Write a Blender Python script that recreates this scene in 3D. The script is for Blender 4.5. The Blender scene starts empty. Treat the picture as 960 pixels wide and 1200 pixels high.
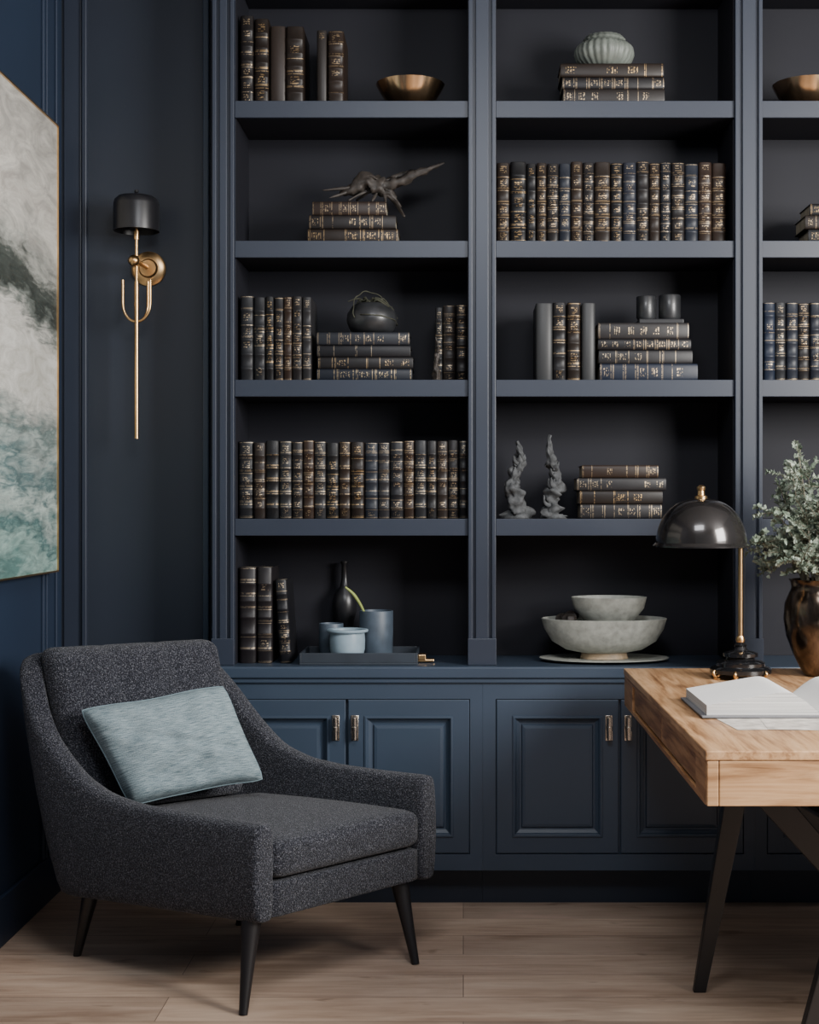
import bpy, bmesh, math, random
from mathutils import Vector, Matrix, noise
random.seed(7)
F=1700.0; CY=5.12; H=1.42
def S(y): return F/(y+CY)
def YS(s): return F/s-CY
def X(px,y): return (px-543)/S(y)
def Z(py,y): return H-(py-593)/S(y)
COL=bpy.context.scene.collection
WL={}
# ---------------------------------------------------------------- materials
def newmat(name):
    m=bpy.data.materials.new(name); m.use_nodes=True
    nt=m.node_tree; b=nt.nodes['Principled BSDF']
    return m,nt,b
def setp(b,**k):
    for n,v in k.items():
        n=n.replace('_',' ')
        if n in b.inputs: b.inputs[n].default_value=v
def c4(c): return (c[0],c[1],c[2],1)
def math_(nt,op,a,b=None,c=None):
    n=nt.nodes.new('ShaderNodeMath'); n.operation=op
    for i,v in enumerate((a,b,c)):
        if v is None: continue
        if isinstance(v,(int,float)): n.inputs[i].default_value=v
        else: nt.links.new(v,n.inputs[i])
    return n.outputs[0]
def comb(nt,a,b,c):
    n=nt.nodes.new('ShaderNodeCombineXYZ')
    for i,v in enumerate((a,b,c)):
        if isinstance(v,(int,float)): n.inputs[i].default_value=v
        else: nt.links.new(v,n.inputs[i])
    return n.outputs[0]
def mixc(nt,f,a,b):
    n=nt.nodes.new('ShaderNodeMix'); n.data_type='RGBA'
    for s,v in ((n.inputs[0],f),(n.inputs[6],a),(n.inputs[7],b)):
        if isinstance(v,(int,float)): s.default_value=v
        elif isinstance(v,tuple): s.default_value=c4(v)
        else: nt.links.new(v,s)
    return n.outputs[2]
def noise_(nt,vec,scale,detail=3,rough=.5,dist=0):
    n=nt.nodes.new('ShaderNodeTexNoise'); n.inputs['Scale'].default_value=scale
    n.inputs['Detail'].default_value=detail; n.inputs['Roughness'].default_value=rough
    n.inputs['Distortion'].default_value=dist
    if vec is not None: nt.links.new(vec,n.inputs['Vector'])
    return n.outputs[0]
def objco(nt,scale=(1,1,1),rot=(0,0,0)):
    t=nt.nodes.new('ShaderNodeTexCoord'); mp=nt.nodes.new('ShaderNodeMapping')
    nt.links.new(t.outputs['Object'],mp.inputs[0]); mp.inputs['Scale'].default_value=scale
    mp.inputs['Rotation'].default_value=rot
    return mp.outputs[0]
def ramp(nt,f,stops):
    n=nt.nodes.new('ShaderNodeValToRGB'); nt.links.new(f,n.inputs[0]); e=n.color_ramp.elements
    e[0].position=stops[0][0]; e[0].color=c4(stops[0][1]); e[1].position=stops[-1][0]; e[1].color=c4(stops[-1][1])
    for p,c in stops[1:-1]:
        x=e.new(p); x.color=c4(c)
    return n.outputs[0]
def bump(nt,b,h,strength=.3,dist=.002):
    n=nt.nodes.new('ShaderNodeBump'); n.inputs['Strength'].default_value=strength; n.inputs['Distance'].default_value=dist
    nt.links.new(h,n.inputs['Height']); nt.links.new(n.outputs[0],b.inputs['Normal'])
def simple(name,col,rough=.5,metal=0,var=.15,scale=8,bmp=0,stretch=(1,1,1),spec=.5,coat=0):
    m,nt,b=newmat(name); v=objco(nt,stretch); n=noise_(nt,v,scale,4)
    lo=tuple(x*(1-var) for x in col); hi=tuple(min(1,x*(1+var)) for x in col)
    nt.links.new(ramp(nt,n,[(.3,lo),(.7,hi)]),b.inputs['Base Color'])
    setp(b,Roughness=rough,Metallic=metal); b.inputs['Specular IOR Level'].default_value=spec
    b.inputs['Coat Weight'].default_value=coat
    if bmp: bump(nt,b,n,bmp)
    return m
M={}
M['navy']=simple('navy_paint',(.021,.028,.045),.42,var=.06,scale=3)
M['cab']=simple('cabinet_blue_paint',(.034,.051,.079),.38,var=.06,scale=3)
M['wallb']=simple('wall_blue_paint',(.014,.025,.050),.5,var=.07,scale=2)
M['wallp']=simple('wall_panel_paint',(.015,.021,.034),.5,var=.07,scale=2)
M['backp']=simple('shade_darkened_niche_paint',(.0118,.0122,.0172),.6,var=.06,scale=3,spec=.22)  # greyer back paint, darkened further to stand in for shade inside the bays
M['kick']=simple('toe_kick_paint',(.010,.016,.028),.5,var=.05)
M['brass']=simple('brass',(.66,.42,.20),.3,1,var=.12,scale=20)
M['brassbowl']=simple('antique_brass',(.64,.44,.26),.25,1,var=.25,scale=14)
M['nickel']=simple('nickel',(.58,.52,.45),.25,1,var=.1)
M['black']=simple('black_metal',(.010,.010,.012),.35,0,var=.1)
M['gloss']=simple('black_gloss',(.008,.008,.009),.16,0,var=.1,coat=.5)
M['shade']=simple('smoky_black_enamel',(.030,.027,.026),.20,.55,var=.3,scale=6,coat=.5)
M['legblk']=simple('black_wood',(.009,.008,.009),.4,0,var=.2,scale=30,stretch=(1,1,.1))
M['ceil']=simple('ceiling_paint',(.40,.40,.42),.7,var=.03)
M['slatecer']=simple('slate_ceramic',(.052,.072,.098),.5,var=.25,scale=25)
M['bluecer']=simple('pale_blue_enamel',(.24,.32,.38),.35,var=.1,scale=20)
M['stonew']=simple('speckled_stoneware',(.38,.39,.35),.5,var=.22,scale=40,bmp=.15)
M['celadon']=simple('celadon_stoneware',(.130,.145,.128),.5,var=.3,scale=18)
M['tan']=simple('tan_wood',(.42,.31,.20),.5,var=.25,scale=20,stretch=(1,6,1))
M['stone']=simple('grey_stone',(.060,.063,.066),.9,var=.45,scale=55,bmp=1)
M['drift']=simple('dark_driftwood',(.028,.022,.018),.6,var=.5,scale=40,bmp=.7)
M['dglass']=simple('smoked_glass',(.020,.021,.023),.38,0,var=.4,scale=20,coat=.15)
M['moss']=simple('moss',(.035,.036,.022),.8,var=.5,scale=60,bmp=.5)
M['pages']=simple('paper_edges',(.34,.29,.21),.8,var=.25,scale=60,stretch=(12,1,.3))
M['white']=simple('white_paper',(.78,.77,.75),.7,var=.03,scale=6)
M['sheet']=simple('printed_paper_sheet',(.50,.46,.41),.7,var=.35,scale=26)
M['ink']=simple('printed_grey',(.16,.16,.17),.7,var=.1)
M['green']=simple('green_stem',(.30,.36,.09),.5,var=.2)
M['stem']=simple('grey_brown_stem',(.16,.14,.10),.7,var=.2)
M['pipe']=simple('pillow_piping',(.17,.235,.265),.9,var=.15,scale=80)
M['tray']=simple('slate_tray',(.020,.027,.038),.5,var=.2)
m,nt,b=newmat('stacked_page_edges'); w_=noise_(nt,objco(nt,(1,1,900)),1,2,.7)
nt.links.new(ramp(nt,w_,[(.35,(.24,.23,.22)),(.6,(.68,.67,.65))]),b.inputs['Base Color']); setp(b,Roughness=.8); M['pedge']=m
m,nt,b=newmat('mottled_bronze'); n1=noise_(nt,objco(nt,(1,1,.6)),9,6,.65,.8)
nt.links.new(ramp(nt,n1,[(.30,(.030,.024,.020)),(.46,(.10,.075,.056)),(.58,(.22,.165,.125)),(.72,(.42,.36,.31))]),b.inputs['Base Color'])
nt.links.new(math_(nt,'MULTIPLY_ADD',n1,.3,.06),b.inputs['Roughness']); setp(b,Metallic=.9); M['bronze']=m
m,nt,b=newmat('grey_green_leaf'); g=nt.nodes.new('ShaderNodeNewGeometry')
n=noise_(nt,g.outputs['Position'],34,2); nt.links.new(ramp(nt,n,[(.3,(.095,.135,.092)),(.5,(.20,.245,.185)),(.72,(.42,.46,.38))]),b.inputs['Base Color'])
setp(b,Roughness=.6); M['leaf']=m
m,nt,b=newmat('charcoal_boucle'); v=objco(nt)
n1=noise_(nt,v,265,2,.55); n2=noise_(nt,v,9,3); vo=nt.nodes.new('ShaderNodeTexVoronoi'); vo.inputs['Scale'].default_value=235; nt.links.new(v,vo.inputs['Vector'])
sp=ramp(nt,n1,[(.36,(.006,.007,.010)),(.50,(.023,.025,.034)),(.60,(.075,.078,.095)),(.70,(.18,.185,.205))])
nt.links.new(mixc(nt,math_(nt,'MULTIPLY',n2,.3),sp,(.018,.019,.027)),b.inputs['Base Color'])
setp(b,Roughness=.95); b.inputs['Sheen Weight'].default_value=.13; b.inputs['Specular IOR Level'].default_value=.12
hh=math_(nt,'ADD',n1,math_(nt,'MULTIPLY',vo.outputs['Distance'],-.6)); bump(nt,b,hh,1,.005); M['tweed']=m
m,nt,b=newmat('blue_grey_linen'); tc=nt.nodes.new('ShaderNodeTexCoord'); mp=nt.nodes.new('ShaderNodeMapping'); nt.links.new(tc.outputs['UV'],mp.inputs[0]); mp.inputs['Scale'].default_value=(12,150,1)
n1=noise_(nt,mp.outputs[0],1,2,.6); mp2=nt.nodes.new('ShaderNodeMapping'); nt.links.new(tc.outputs['UV'],mp2.inputs[0]); mp2.inputs['Scale'].default_value=(200,90,1); n2=noise_(nt,mp2.outputs[0],1,2)
f=math_(nt,'ADD',math_(nt,'MULTIPLY',n1,.65),math_(nt,'MULTIPLY',n2,.35))
nt.links.new(ramp(nt,f,[(.37,(.075,.110,.128)),(.48,(.160,.215,.238)),(.58,(.25,.315,.335)),(.68,(.37,.42,.44))]),b.inputs['Base Color']); setp(b,Roughness=.9)
bump(nt,b,f,.4,.002); M['linen']=m
# floor
m,nt,b=newmat('oak_floor'); v=objco(nt)
br=nt.nodes.new('ShaderNodeTexBrick'); nt.links.new(v,br.inputs['Vector']); br.inputs['Scale'].default_value=1
br.inputs['Brick Width'].default_value=2.3; br.inputs['Row Height'].default_value=.2; br.inputs['Mortar Size'].default_value=.0012; br.offset=.37
br.inputs['Color1'].default_value=(.30,.30,.30,1); br.inputs['Color2'].default_value=(.62,.60,.58,1); br.inputs['Mortar'].default_value=(0,0,0,1)
n1=noise_(nt,objco(nt,(.7,7,1)),2.4,6,.55,1.6); n3=noise_(nt,objco(nt,(.6,2.0,1)),1.8,4,.6,.6)
gr=ramp(nt,math_(nt,'ADD',math_(nt,'MULTIPLY',n1,.45),math_(nt,'MULTIPLY',n3,.55)),[(.32,(.27,.175,.12)),(.5,(.46,.335,.25)),(.66,(.62,.48,.375))])
kn=noise_(nt,objco(nt,(2.6,6,1)),1.7,3,.55,.3); kn=ramp(nt,kn,[(.65,(0,0,0)),(.72,(1,1,1))])
gr=mixc(nt,math_(nt,'MULTIPLY',kn,.6),gr,(.15,.09,.055))
mx=nt.nodes.new('ShaderNodeMix'); mx.data_type='RGBA'; mx.blend_type='OVERLAY'; mx.inputs[0].default_value=.55
nt.links.new(gr,mx.inputs[6]); nt.links.new(br.outputs['Color'],mx.inputs[7])
nt.links.new(mixc(nt,br.outputs['Fac'],mx.outputs[2],(.14,.095,.07)),b.inputs['Base Color']); setp(b,Roughness=.32); bump(nt,b,n1,.08,.002); M['floor']=m
# desk wood
def wood(name,stretch,cols,kscale):
    m,nt,b=newmat(name); v=objco(nt,stretch); n1=noise_(nt,v,3.2,9,.70,.5); n2=noise_(nt,objco(nt,tuple(x**.5 for x in stretch)),1.8,4,.55,1.5)
    f=math_(nt,'ADD',math_(nt,'MULTIPLY',n1,.65),math_(nt,'MULTIPLY',n2,.35))
    c=ramp(nt,f,cols)
    vo=nt.nodes.new('ShaderNodeTexVoronoi'); vo.inputs['Scale'].default_value=3.6; nt.links.new(objco(nt,kscale),vo.inputs['Vector'])
    kk=ramp(nt,vo.outputs['Distance'],[(.0,(1,1,1)),(.06,(.75,.75,.75)),(.15,(0,0,0))])
    c=mixc(nt,math_(nt,'MULTIPLY',kk,.85),c,(.10,.045,.02))
    nt.links.new(c,b.inputs['Base Color']); setp(b,Roughness=.45); bump(nt,b,n1,.25,.002); return m
wc=[(.36,(.13,.058,.024)),(.45,(.30,.155,.070)),(.53,(.46,.265,.130)),(.64,(.58,.365,.20))]
M['woody']=wood('desk_wood_lengthwise',(15,.9,15),wc,(1.4,.6,1.4))
M['woodx']=wood('desk_wood_crosswise',(.9,15,15),wc,(.7,1.5,1.5))
M['woodd']=wood('desk_wood_shaded_side',(15,.9,15),[(p,(c[0]*.78,c[1]*.70,c[2]*.64)) for p,c in wc],(1.4,.6,1.4))  # darker copy of the lengthwise wood, side shade put into the colour
# painting
m,nt,b=newmat('abstract_sea_painting'); tc=nt.nodes.new('ShaderNodeTexCoord'); sx=nt.nodes.new('ShaderNodeSeparateXYZ'); nt.links.new(tc.outputs['Generated'],sx.inputs[0])
n1=noise_(nt,objco(nt,(1,.9,2.0),(.40,0,0)),1.6,5,.6,.8); n2=noise_(nt,objco(nt,(1,1.2,7),(.25,0,0)),5,5,.6,1.2)
f=math_(nt,'ADD',sx.outputs[2],math_(nt,'MULTIPLY',math_(nt,'SUBTRACT',n1,.5),.32)); f=math_(nt,'ADD',f,math_(nt,'MULTIPLY',math_(nt,'SUBTRACT',n2,.5),.13))
f=math_(nt,'ADD',f,math_(nt,'MULTIPLY',math_(nt,'SUBTRACT',sx.outputs[1],.75),.10))
pc=ramp(nt,f,[(0,(.08,.16,.15)),(.06,(.26,.38,.35)),(.10,(.06,.13,.13)),(.16,(.38,.46,.43)),(.20,(.08,.14,.145)),(.26,(.33,.39,.37)),(.30,(.12,.17,.165)),(.38,(.54,.54,.50)),(.51,(.54,.53,.49)),(.55,(.16,.18,.165)),(.59,(.028,.036,.032)),(.645,(.066,.078,.070)),(.69,(.34,.35,.32)),(.78,(.53,.51,.465)),(1,(.42,.405,.37))])
n4=noise_(nt,objco(nt,(1,1.0,3.0),(.3,0,0)),3.6,7,.68,1.4)
pm=nt.nodes.new('ShaderNodeMix'); pm.data_type='RGBA'; pm.blend_type='OVERLAY'; pm.inputs[0].default_value=.65; nt.links.new(pc,pm.inputs[6]); nt.links.new(ramp(nt,n4,[(.36,(.27,.27,.27)),(.64,(.70,.70,.69))]),pm.inputs[7])
nt.links.new(pm.outputs[2],b.inputs['Base Color'])
setp(b,Roughness=.6); bump(nt,b,n2,.5,.004); M['paint']=m
# book leathers with gilt tooling
def bookmat(name,col,gold=(.38,.255,.125),dens=.45,lines=True):
    m,nt,b=newmat(name); uv=nt.nodes.new('ShaderNodeUVMap'); s=nt.nodes.new('ShaderNodeSeparateXYZ'); nt.links.new(uv.outputs[0],s.inputs[0])
    u,v=s.outputs[0],s.outputs[1]; oi=nt.nodes.new('ShaderNodeObjectInfo'); r=oi.outputs['Random']
    seg=math_(nt,'MULTIPLY',v,math_(nt,'ADD',5.0,math_(nt,'FLOOR',math_(nt,'MULTIPLY',r,3.99)))); cell=math_(nt,'FLOOR',seg); fr=math_(nt,'FRACT',seg)
    def wn(a,bb,c):
        w=nt.nodes.new('ShaderNodeTexWhiteNoise'); w.noise_dimensions='3D'; nt.links.new(comb(nt,a,bb,c),w.inputs['Vector']); return w.outputs['Value']
    l1=math_(nt,'LESS_THAN',math_(nt,'ABSOLUTE',math_(nt,'SUBTRACT',fr,.08)),.018)
    l2=math_(nt,'LESS_THAN',math_(nt,'ABSOLUTE',math_(nt,'SUBTRACT',fr,.92)),.018)
    l3=math_(nt,'LESS_THAN',math_(nt,'ABSOLUTE',math_(nt,'SUBTRACT',fr,.15)),.010)
    ln=math_(nt,'MULTIPLY',math_(nt,'MAXIMUM',math_(nt,'MAXIMUM',l1,l3),l2),math_(nt,'GREATER_THAN',wn(cell,3.0,math_(nt,'MULTIPLY',r,71)),.40))
    gl=wn(math_(nt,'FLOOR',math_(nt,'MULTIPLY',u,11)),math_(nt,'FLOOR',math_(nt,'MULTIPLY',v,112)),math_(nt,'MULTIPLY',r,91))
    gl=math_(nt,'GREATER_THAN',gl,.52)
    gl=math_(nt,'MULTIPLY',gl,math_(nt,'GREATER_THAN',math_(nt,'FRACT',math_(nt,'MULTIPLY',v,37.33)),.42))
    gl=math_(nt,'MULTIPLY',gl,math_(nt,'LESS_THAN',math_(nt,'ABSOLUTE',math_(nt,'SUBTRACT',u,.5)),.25))
    gl=math_(nt,'MULTIPLY',gl,math_(nt,'LESS_THAN',math_(nt,'ABSOLUTE',math_(nt,'SUBTRACT',fr,.5)),.25))
    gl=math_(nt,'MULTIPLY',gl,math_(nt,'LESS_THAN',wn(cell,9.0,math_(nt,'MULTIPLY',r,37)),dens))
    if lines: gl=math_(nt,'MAXIMUM',gl,ln)
    inside=math_(nt,'GREATER_THAN',u,-.5); gl=math_(nt,'MULTIPLY',gl,inside)
    wear=noise_(nt,objco(nt),110,3,.7); gl=math_(nt,'MULTIPLY',gl,math_(nt,'GREATER_THAN',wear,.43))
    n=noise_(nt,objco(nt),35,4)
    hue=ramp(nt,r,[(0,tuple(x*.55 for x in col)),(.35,col),(.7,(col[0]*1.5,col[1]*1.2,col[2]*1.0)),(1,(col[0]*.8,col[1]*1.0,col[2]*1.3))])
    base=mixc(nt,math_(nt,'MULTIPLY',n,.5),hue,tuple(x*.4 for x in col))
    gc=mixc(nt,r,gold,(.40,.31,.21))
    nt.links.new(mixc(nt,gl,base,gc),b.inputs['Base Color']); nt.links.new(math_(nt,'MULTIPLY',gl,.85),b.inputs['Metallic'])
    setp(b,Roughness=.45); b.inputs['Specular IOR Level'].default_value=.35; bump(nt,b,n,.25,.001); return m
M['b0']=bookmat('black_leather_gilt',(.0085,.0084,.0098),dens=.65)
M['b1']=bookmat('brown_leather_gilt',(.019,.0125,.0092),dens=.6)
M['b2']=bookmat('charcoal_cloth_gilt',(.017,.018,.021),(.36,.29,.2),dens=.55)
M['b3']=bookmat('plain_slate_cloth',(.046,.048,.050),dens=0.0,lines=False)
M['b4']=bookmat('navy_leather_gilt',(.013,.017,.027),(.36,.28,.17),dens=.55)
M['b5']=bookmat('plain_brown_cloth',(.022,.018,.016),dens=.12,lines=False)
M['b6']=bookmat('plain_black_leather',(.009,.009,.012),(.24,.2,.15),dens=.25)
BL={'b0':'black leather book with gilt spine tooling','b1':'dark brown leather book with gold spine bands','b2':'charcoal cloth book with faded gilt lettering','b3':'plain slate grey cloth book','b4':'navy leather book with gilt lettering','b5':'plain dark brown cloth book','b6':'plain black leather book'}
# ---------------------------------------------------------------- geometry
class G:
    def __init__(s): s.v=[];s.f=[];s.m=[];s.uv=[]
    def add(s,vf,mi=0,uv=None):
        o=len(s.v); s.v+= [tuple(p) for p in vf[0]]
        for i,f in enumerate(vf[1]):
            s.f.append(tuple(o+k for k in f)); s.m.append(mi); s.uv.append(uv[i] if uv else None)
        return s
    def box(s,x0,x1,y0,y1,z0,z1,mi=0):
        v=[(x,y,z) for z in(z0,z1) for y in(y0,y1) for x in(x0,x1)]
        return s.add((v,[(0,2,3,1),(4,5,7,6),(0,1,5,4),(2,6,7,3),(0,4,6,2),(1,3,7,5)]),mi)
def mk(name,g,mats,parent=None,smooth=False,ang=35,bevel=0,sub=0,label=None,cat=None,group=None,kind=None,seg=2,origin=None,rot=None):
    if not isinstance(mats,(list,tuple)): mats=[mats]
    xs=[p[0] for p in g.v]; ys=[p[1] for p in g.v]; zs=[p[2] for p in g.v]
    c=Vector(origin) if origin else Vector(((min(xs)+max(xs))/2,(min(ys)+max(ys))/2,min(zs)))
    me=bpy.data.meshes.new(name); me.from_pydata([tuple(Vector(p)-c) for p in g.v],[],g.f)
    for i,p in enumerate(me.polygons): p.material_index=g.m[i]
    if any(g.uv):
        ul=me.uv_layers.new(name='UVMap')
        for p,u in zip(me.polygons,g.uv):
            for k,li in enumerate(p.loop_indices): ul.data[li].uv=u[k] if u else (-1,-1)
    bm=bmesh.new(); bm.from_mesh(me); bmesh.ops.recalc_face_normals(bm,faces=bm.faces); bm.to_mesh(me); bm.free()
    for mm in mats: me.materials.append(M[mm] if isinstance(mm,str) else mm)
    if smooth:
        me.shade_smooth()
        if ang: me.set_sharp_from_angle(angle=math.radians(ang))
    o=bpy.data.objects.new(name,me); COL.objects.link(o); WL[o]=c
    if parent: o.parent=parent; o.location=c-WL[parent]
    else: o.location=c
    if rot: o.rotation_euler=rot
    if bevel:
        b=o.modifiers.new('bevel','BEVEL'); b.width=bevel; b.segments=seg; b.limit_method='ANGLE'; b.angle_limit=math.radians(40)
    if sub:
        b=o.modifiers.new('sub','SUBSURF'); b.levels=sub; b.render_levels=sub
    if label: o['label']=label
    if cat: o['category']=cat
    if group: o['group']=group
    if kind: o['kind']=kind
    return o
def empty(name,loc,label,cat,group=None):
    o=bpy.data.objects.new(name,None); COL.objects.link(o); o.location=loc; o.empty_display_size=.1; WL[o]=Vector(loc)
    o['label']=label; o['category']=cat
    if group: o['group']=group
    return o
def lathe(prof,c,seg=48,sx=1,sy=1,flute=None,cap=True):
    vs=[];fs=[];n=len(prof)
    for k,(r,z) in enumerate(prof):
        for i in range(seg):
            a=2*math.pi*i/seg; rr=r
            if flute: rr=r*(1+flute[1]*abs(math.cos(a*flute[0]/2))-flute[1]*.5)
            vs.append((c[0]+rr*sx*math.cos(a),c[1]+rr*sy*math.sin(a),c[2]+z))
    for k in range(n-1):
        for i in range(seg):
            j=(i+1)%seg; fs.append((k*seg+i,k*seg+j,(k+1)*seg+j,(k+1)*seg+i))
    if cap: fs.append(tuple(range(seg))[::-1]); fs.append(tuple((n-1)*seg+i for i in range(seg)))
    return vs,fs
def tube(pts,rad,seg=10,rough=0,flat=1):
    pts=[Vector(p) for p in pts]; vs=[];fs=[]
    if isinstance(rad,(int,float)): rad=[rad]*len(pts)
    up=None
    for i,p in enumerate(pts):
        t=(pts[min(i+1,len(pts)-1)]-pts[max(i-1,0)]).normalized()
        if up is None:
            up=Vector((0,1,0)) if abs(t.y)<.9 else Vector((1,0,0))
        a=t.cross(up).normalized(); b=a.cross(t).normalized(); up=b
        for k in range(seg):
            an=2*math.pi*k/seg; r=rad[i]
            if rough: r*=1+rough*(noise.noise(Vector((p.x*40+math.cos(an)*2,p.y*40+math.sin(an)*2,p.z*40))))*1.6
            vs.append(p+a*math.cos(an)*r+b*math.sin(an)*r*flat)
    for i in range(len(pts)-1):
        for k in range(seg):
            j=(k+1)%seg; fs.append((i*seg+k,i*seg+j,(i+1)*seg+j,(i+1)*seg+k))
    fs.append(tuple(range(seg))[::-1]); fs.append(tuple((len(pts)-1)*seg+k for k in range(seg)))
    return vs,fs
def curve(pts,n=8):
    P=[Vector(p) for p in pts]; out=[]
    for i in range(len(P)-1):
        p0=P[max(i-1,0)];p1=P[i];p2=P[i+1];p3=P[min(i+2,len(P)-1)]
        for k in range(n):
            t=k/n; out.append(.5*((2*p1)+(p2-p0)*t+(2*p0-5*p1+4*p2-p3)*t*t+(3*p1-p0-3*p2+p3)*t**3))
    out.append(P[-1]); return out
def lerpl(r,n):
    out=[]
    for i in range(n):
        t=i/(n-1)*(len(r)-1); k=min(int(t),len(r)-2); out.append(r[k]+(r[k+1]-r[k])*(t-k))
    return out
def rbox(h,r,n=10,puff=0,fn=None):
    bm=bmesh.new(); bmesh.ops.create_cube(bm,size=2); bmesh.ops.subdivide_edges(bm,edges=bm.edges,cuts=n,use_grid_fill=True)
    vs=[]
    for v in bm.verts:
        def ease(t): 
            return math.copysign(1-(1-abs(t))**1.6,t)
        p=Vector((ease(v.co.x)*h[0],ease(v.co.y)*h[1],ease(v.co.z)*h[2]))
        q=Vector([max(-(h[i]-r),min(h[i]-r,p[i])) for i in range(3)]); d=p-q
        if d.length>1e-7:
            m=max(abs(d.x),abs(d.y),abs(d.z)); d=d.normalized()*m if m<r else d.normalized()*r
        p=q+d
        if puff:
            ax=puff[0]; o=[i for i in range(3) if i!=ax]
            w=(1-(p[o[0]]/h[o[0]])**2)*(1-(p[o[1]]/h[o[1]])**2); p[ax]+=puff[1]*w*(1 if p[ax]>0 else -puff[2])
        vs.append(fn(p) if fn else p)
    bm.verts.index_update(); fs=[tuple(v.index for v in f.verts) for f in bm.faces]; bm.free(); return vs,fs
# ---------------------------------------------------------------- room
g=G().box(-1.6,3.3,-5.6,.5,-.05,0); mk('floor',g,'floor',kind='structure',origin=(0,0.075,0))
g=G().box(-1.6,3.3,-5.6,.5,3.45,3.5); mk('ceiling',g,'ceil',kind='structure')
g=G().box(-1.6,-1.5,-5.6,.294,0,3.45); mk('wall_left',g,'wallb',kind='structure')
g=G().box(-1.6,-.905,.294,.5,0,3.45).box(-.905,3.3,.385,.5,0,3.45); mk('wall_back',g,'wallp',kind='structure')
W=.294
def vtrim(px0,px1,d,z0=.16,z1=3.45,mat='navy'):
    x0,x1=X(px0,W),X(px1,W); g=G().box(x0,x1,W-d,W,z0,z1); mk('trim_1' ,g,mat,kind='structure',bevel=min(.004,(x1-x0)*.3))
vtrim(75,96,.008); vtrim(97,103,.02); vtrim(239,246,.025,mat='cab'); vtrim(247,251,.012)
g=G().box(-1.5,-1.488,.030,.042,.16,3.45).box(-1.5,-1.485,.060,.072,.16,3.45).box(-1.5,-1.490,.2,.212,.16,3.45); mk('trim_2',g,'wallb',kind='structure',bevel=.003)
g=G().box(-1.5,-1.484,-5.6,.27,0,.16); mk('baseboard_left',g,'wallb',kind='structure',bevel=.004)
g=G().box(-1.484,-.9,.278,.294,0,.16); mk('baseboard_back',g,'wallb',kind='structure',bevel=.004)
# ---------------------------------------------------------------- lower cabinets
ZT=.855
def ringpanel(x0,x1,z0,z1,prof):
    vs=[];fs=[]
    for ins,y in prof:
        vs+=[(x0+ins,y,z0+ins),(x1-ins,y,z0+ins),(x1-ins,y,z1-ins),(x0+ins,y,z1-ins)]
    for k in range(len(prof)-1):
        for i in range(4):
            j=(i+1)%4; fs.append((4*k+i,4*k+j,4*k+4+j,4*k+4+i))
    fs.append((3,2,1,0)); n=4*(len(prof)-1); fs.append((n,n+1,n+2,n+3)); return vs,fs
DP=[(0,.022),(0,.002),(.003,0),(.056,0),(.058,-.004),(.064,-.005),(.068,-.001),(.071,.006),(.082,.014),(.088,.015),(.092,.009),(.102,.007),(.2,.007)]
cabs=[(-.876,.069,[(-.846,-.4157),(-.4066,.0211)]),(.069,1.030,[(.1175,.548),(.557,.988)]),(1.030,1.99,[(1.075,1.505),(1.514,1.944)])]
for a,b_,drs in cabs:
    a+=.0003;b_-=.0003
    e=empty('cabinet',((a+b_)/2,.18,0),'navy painted base cabinet with two moulded panel doors','cabinet','built-in base cabinets')
    z0,z1,dz0,dz1=.134,.8128,.194,.736
    g=G().box(a,b_,.0235,.36,z0,z1).box(a,b_,0,.023,z0,dz0-.003).box(a,b_,0,.023,dz1+.003,z1)
    g.box(a,drs[0][0]-.003,0,.023,dz0-.003,dz1+.003).box(drs[1][1]+.003,b_,0,.023,dz0-.003,dz1+.003)
    mk('body',g,'cab',e)
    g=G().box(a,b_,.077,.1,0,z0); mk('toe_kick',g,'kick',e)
    for i,(d0,d1) in enumerate(drs):
        d=mk('door',G().add(ringpanel(d0,d1,dz0,dz1,DP)),'cab',e)
        hx=(d1-.034) if i==0 else (d0+.024); hz=.637
        g=G().box(hx-.013,hx+.013,-.004,0.0,hz-.045,hz+.045)
        g.box(hx-.006,hx+.006,-.020,-.004,hz-.038,hz-.024).box(hx-.006,hx+.006,-.020,-.004,hz+.024,hz+.038)
        g.add(tube([(hx,-.022,hz-.040),(hx,-.022,hz+.040)],.0085,14))
        g.add(tube([(hx,-.022,hz-.008),(hx,-.022,hz+.008)],.0105,14))
        mk('handle',g,'nickel',d,smooth=True,bevel=.0015,label='polished nickel latch handle')
g=G().box(-.895,2.0,-.022,.375,.8135,ZT); mk('countertop',g,'cab',bevel=.006,seg=3,label='navy painted countertop running above the base cabinets',cat='countertop')
g=G().box(-.88,1.992,-.012,-.0005,.796,.8130); mk('trim_3',g,'cab',kind='structure',bevel=.004)
# ---------------------------------------------------------------- bookcase
FY=.032; BY=.37
pil=[(-.892,-.8146),(.0182,.1155),(.9666,1.0638),(1.915,1.99)]
bc=empty('bookcase',(.55,.2,ZT),'tall navy built-in bookcase with three open shelving bays','bookcase')
for k,(a,b_) in enumerate(pil):
    g=G().box(a,b_,FY+.012,BY,ZT+.0005,3.44)
    g.box(a,a+.014,FY,FY+.0115,ZT+.0005,3.44).box(b_-.014,b_,FY,FY+.0115,ZT+.0005,3.44)
    g.box(a+.026,b_-.026,FY+.001,FY+.0115,ZT+.0005,3.44)
    g.box(a-.002,b_+.002,FY-.010,FY+.0110,ZT+.0005,ZT+.095)
    mk('pilaster',g,'navy',bc,bevel=.002)
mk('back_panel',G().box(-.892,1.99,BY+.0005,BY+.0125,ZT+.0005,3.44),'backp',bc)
bays=[(-.8146,.0182),(.1155,.9666),(1.0638,1.915)]
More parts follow.
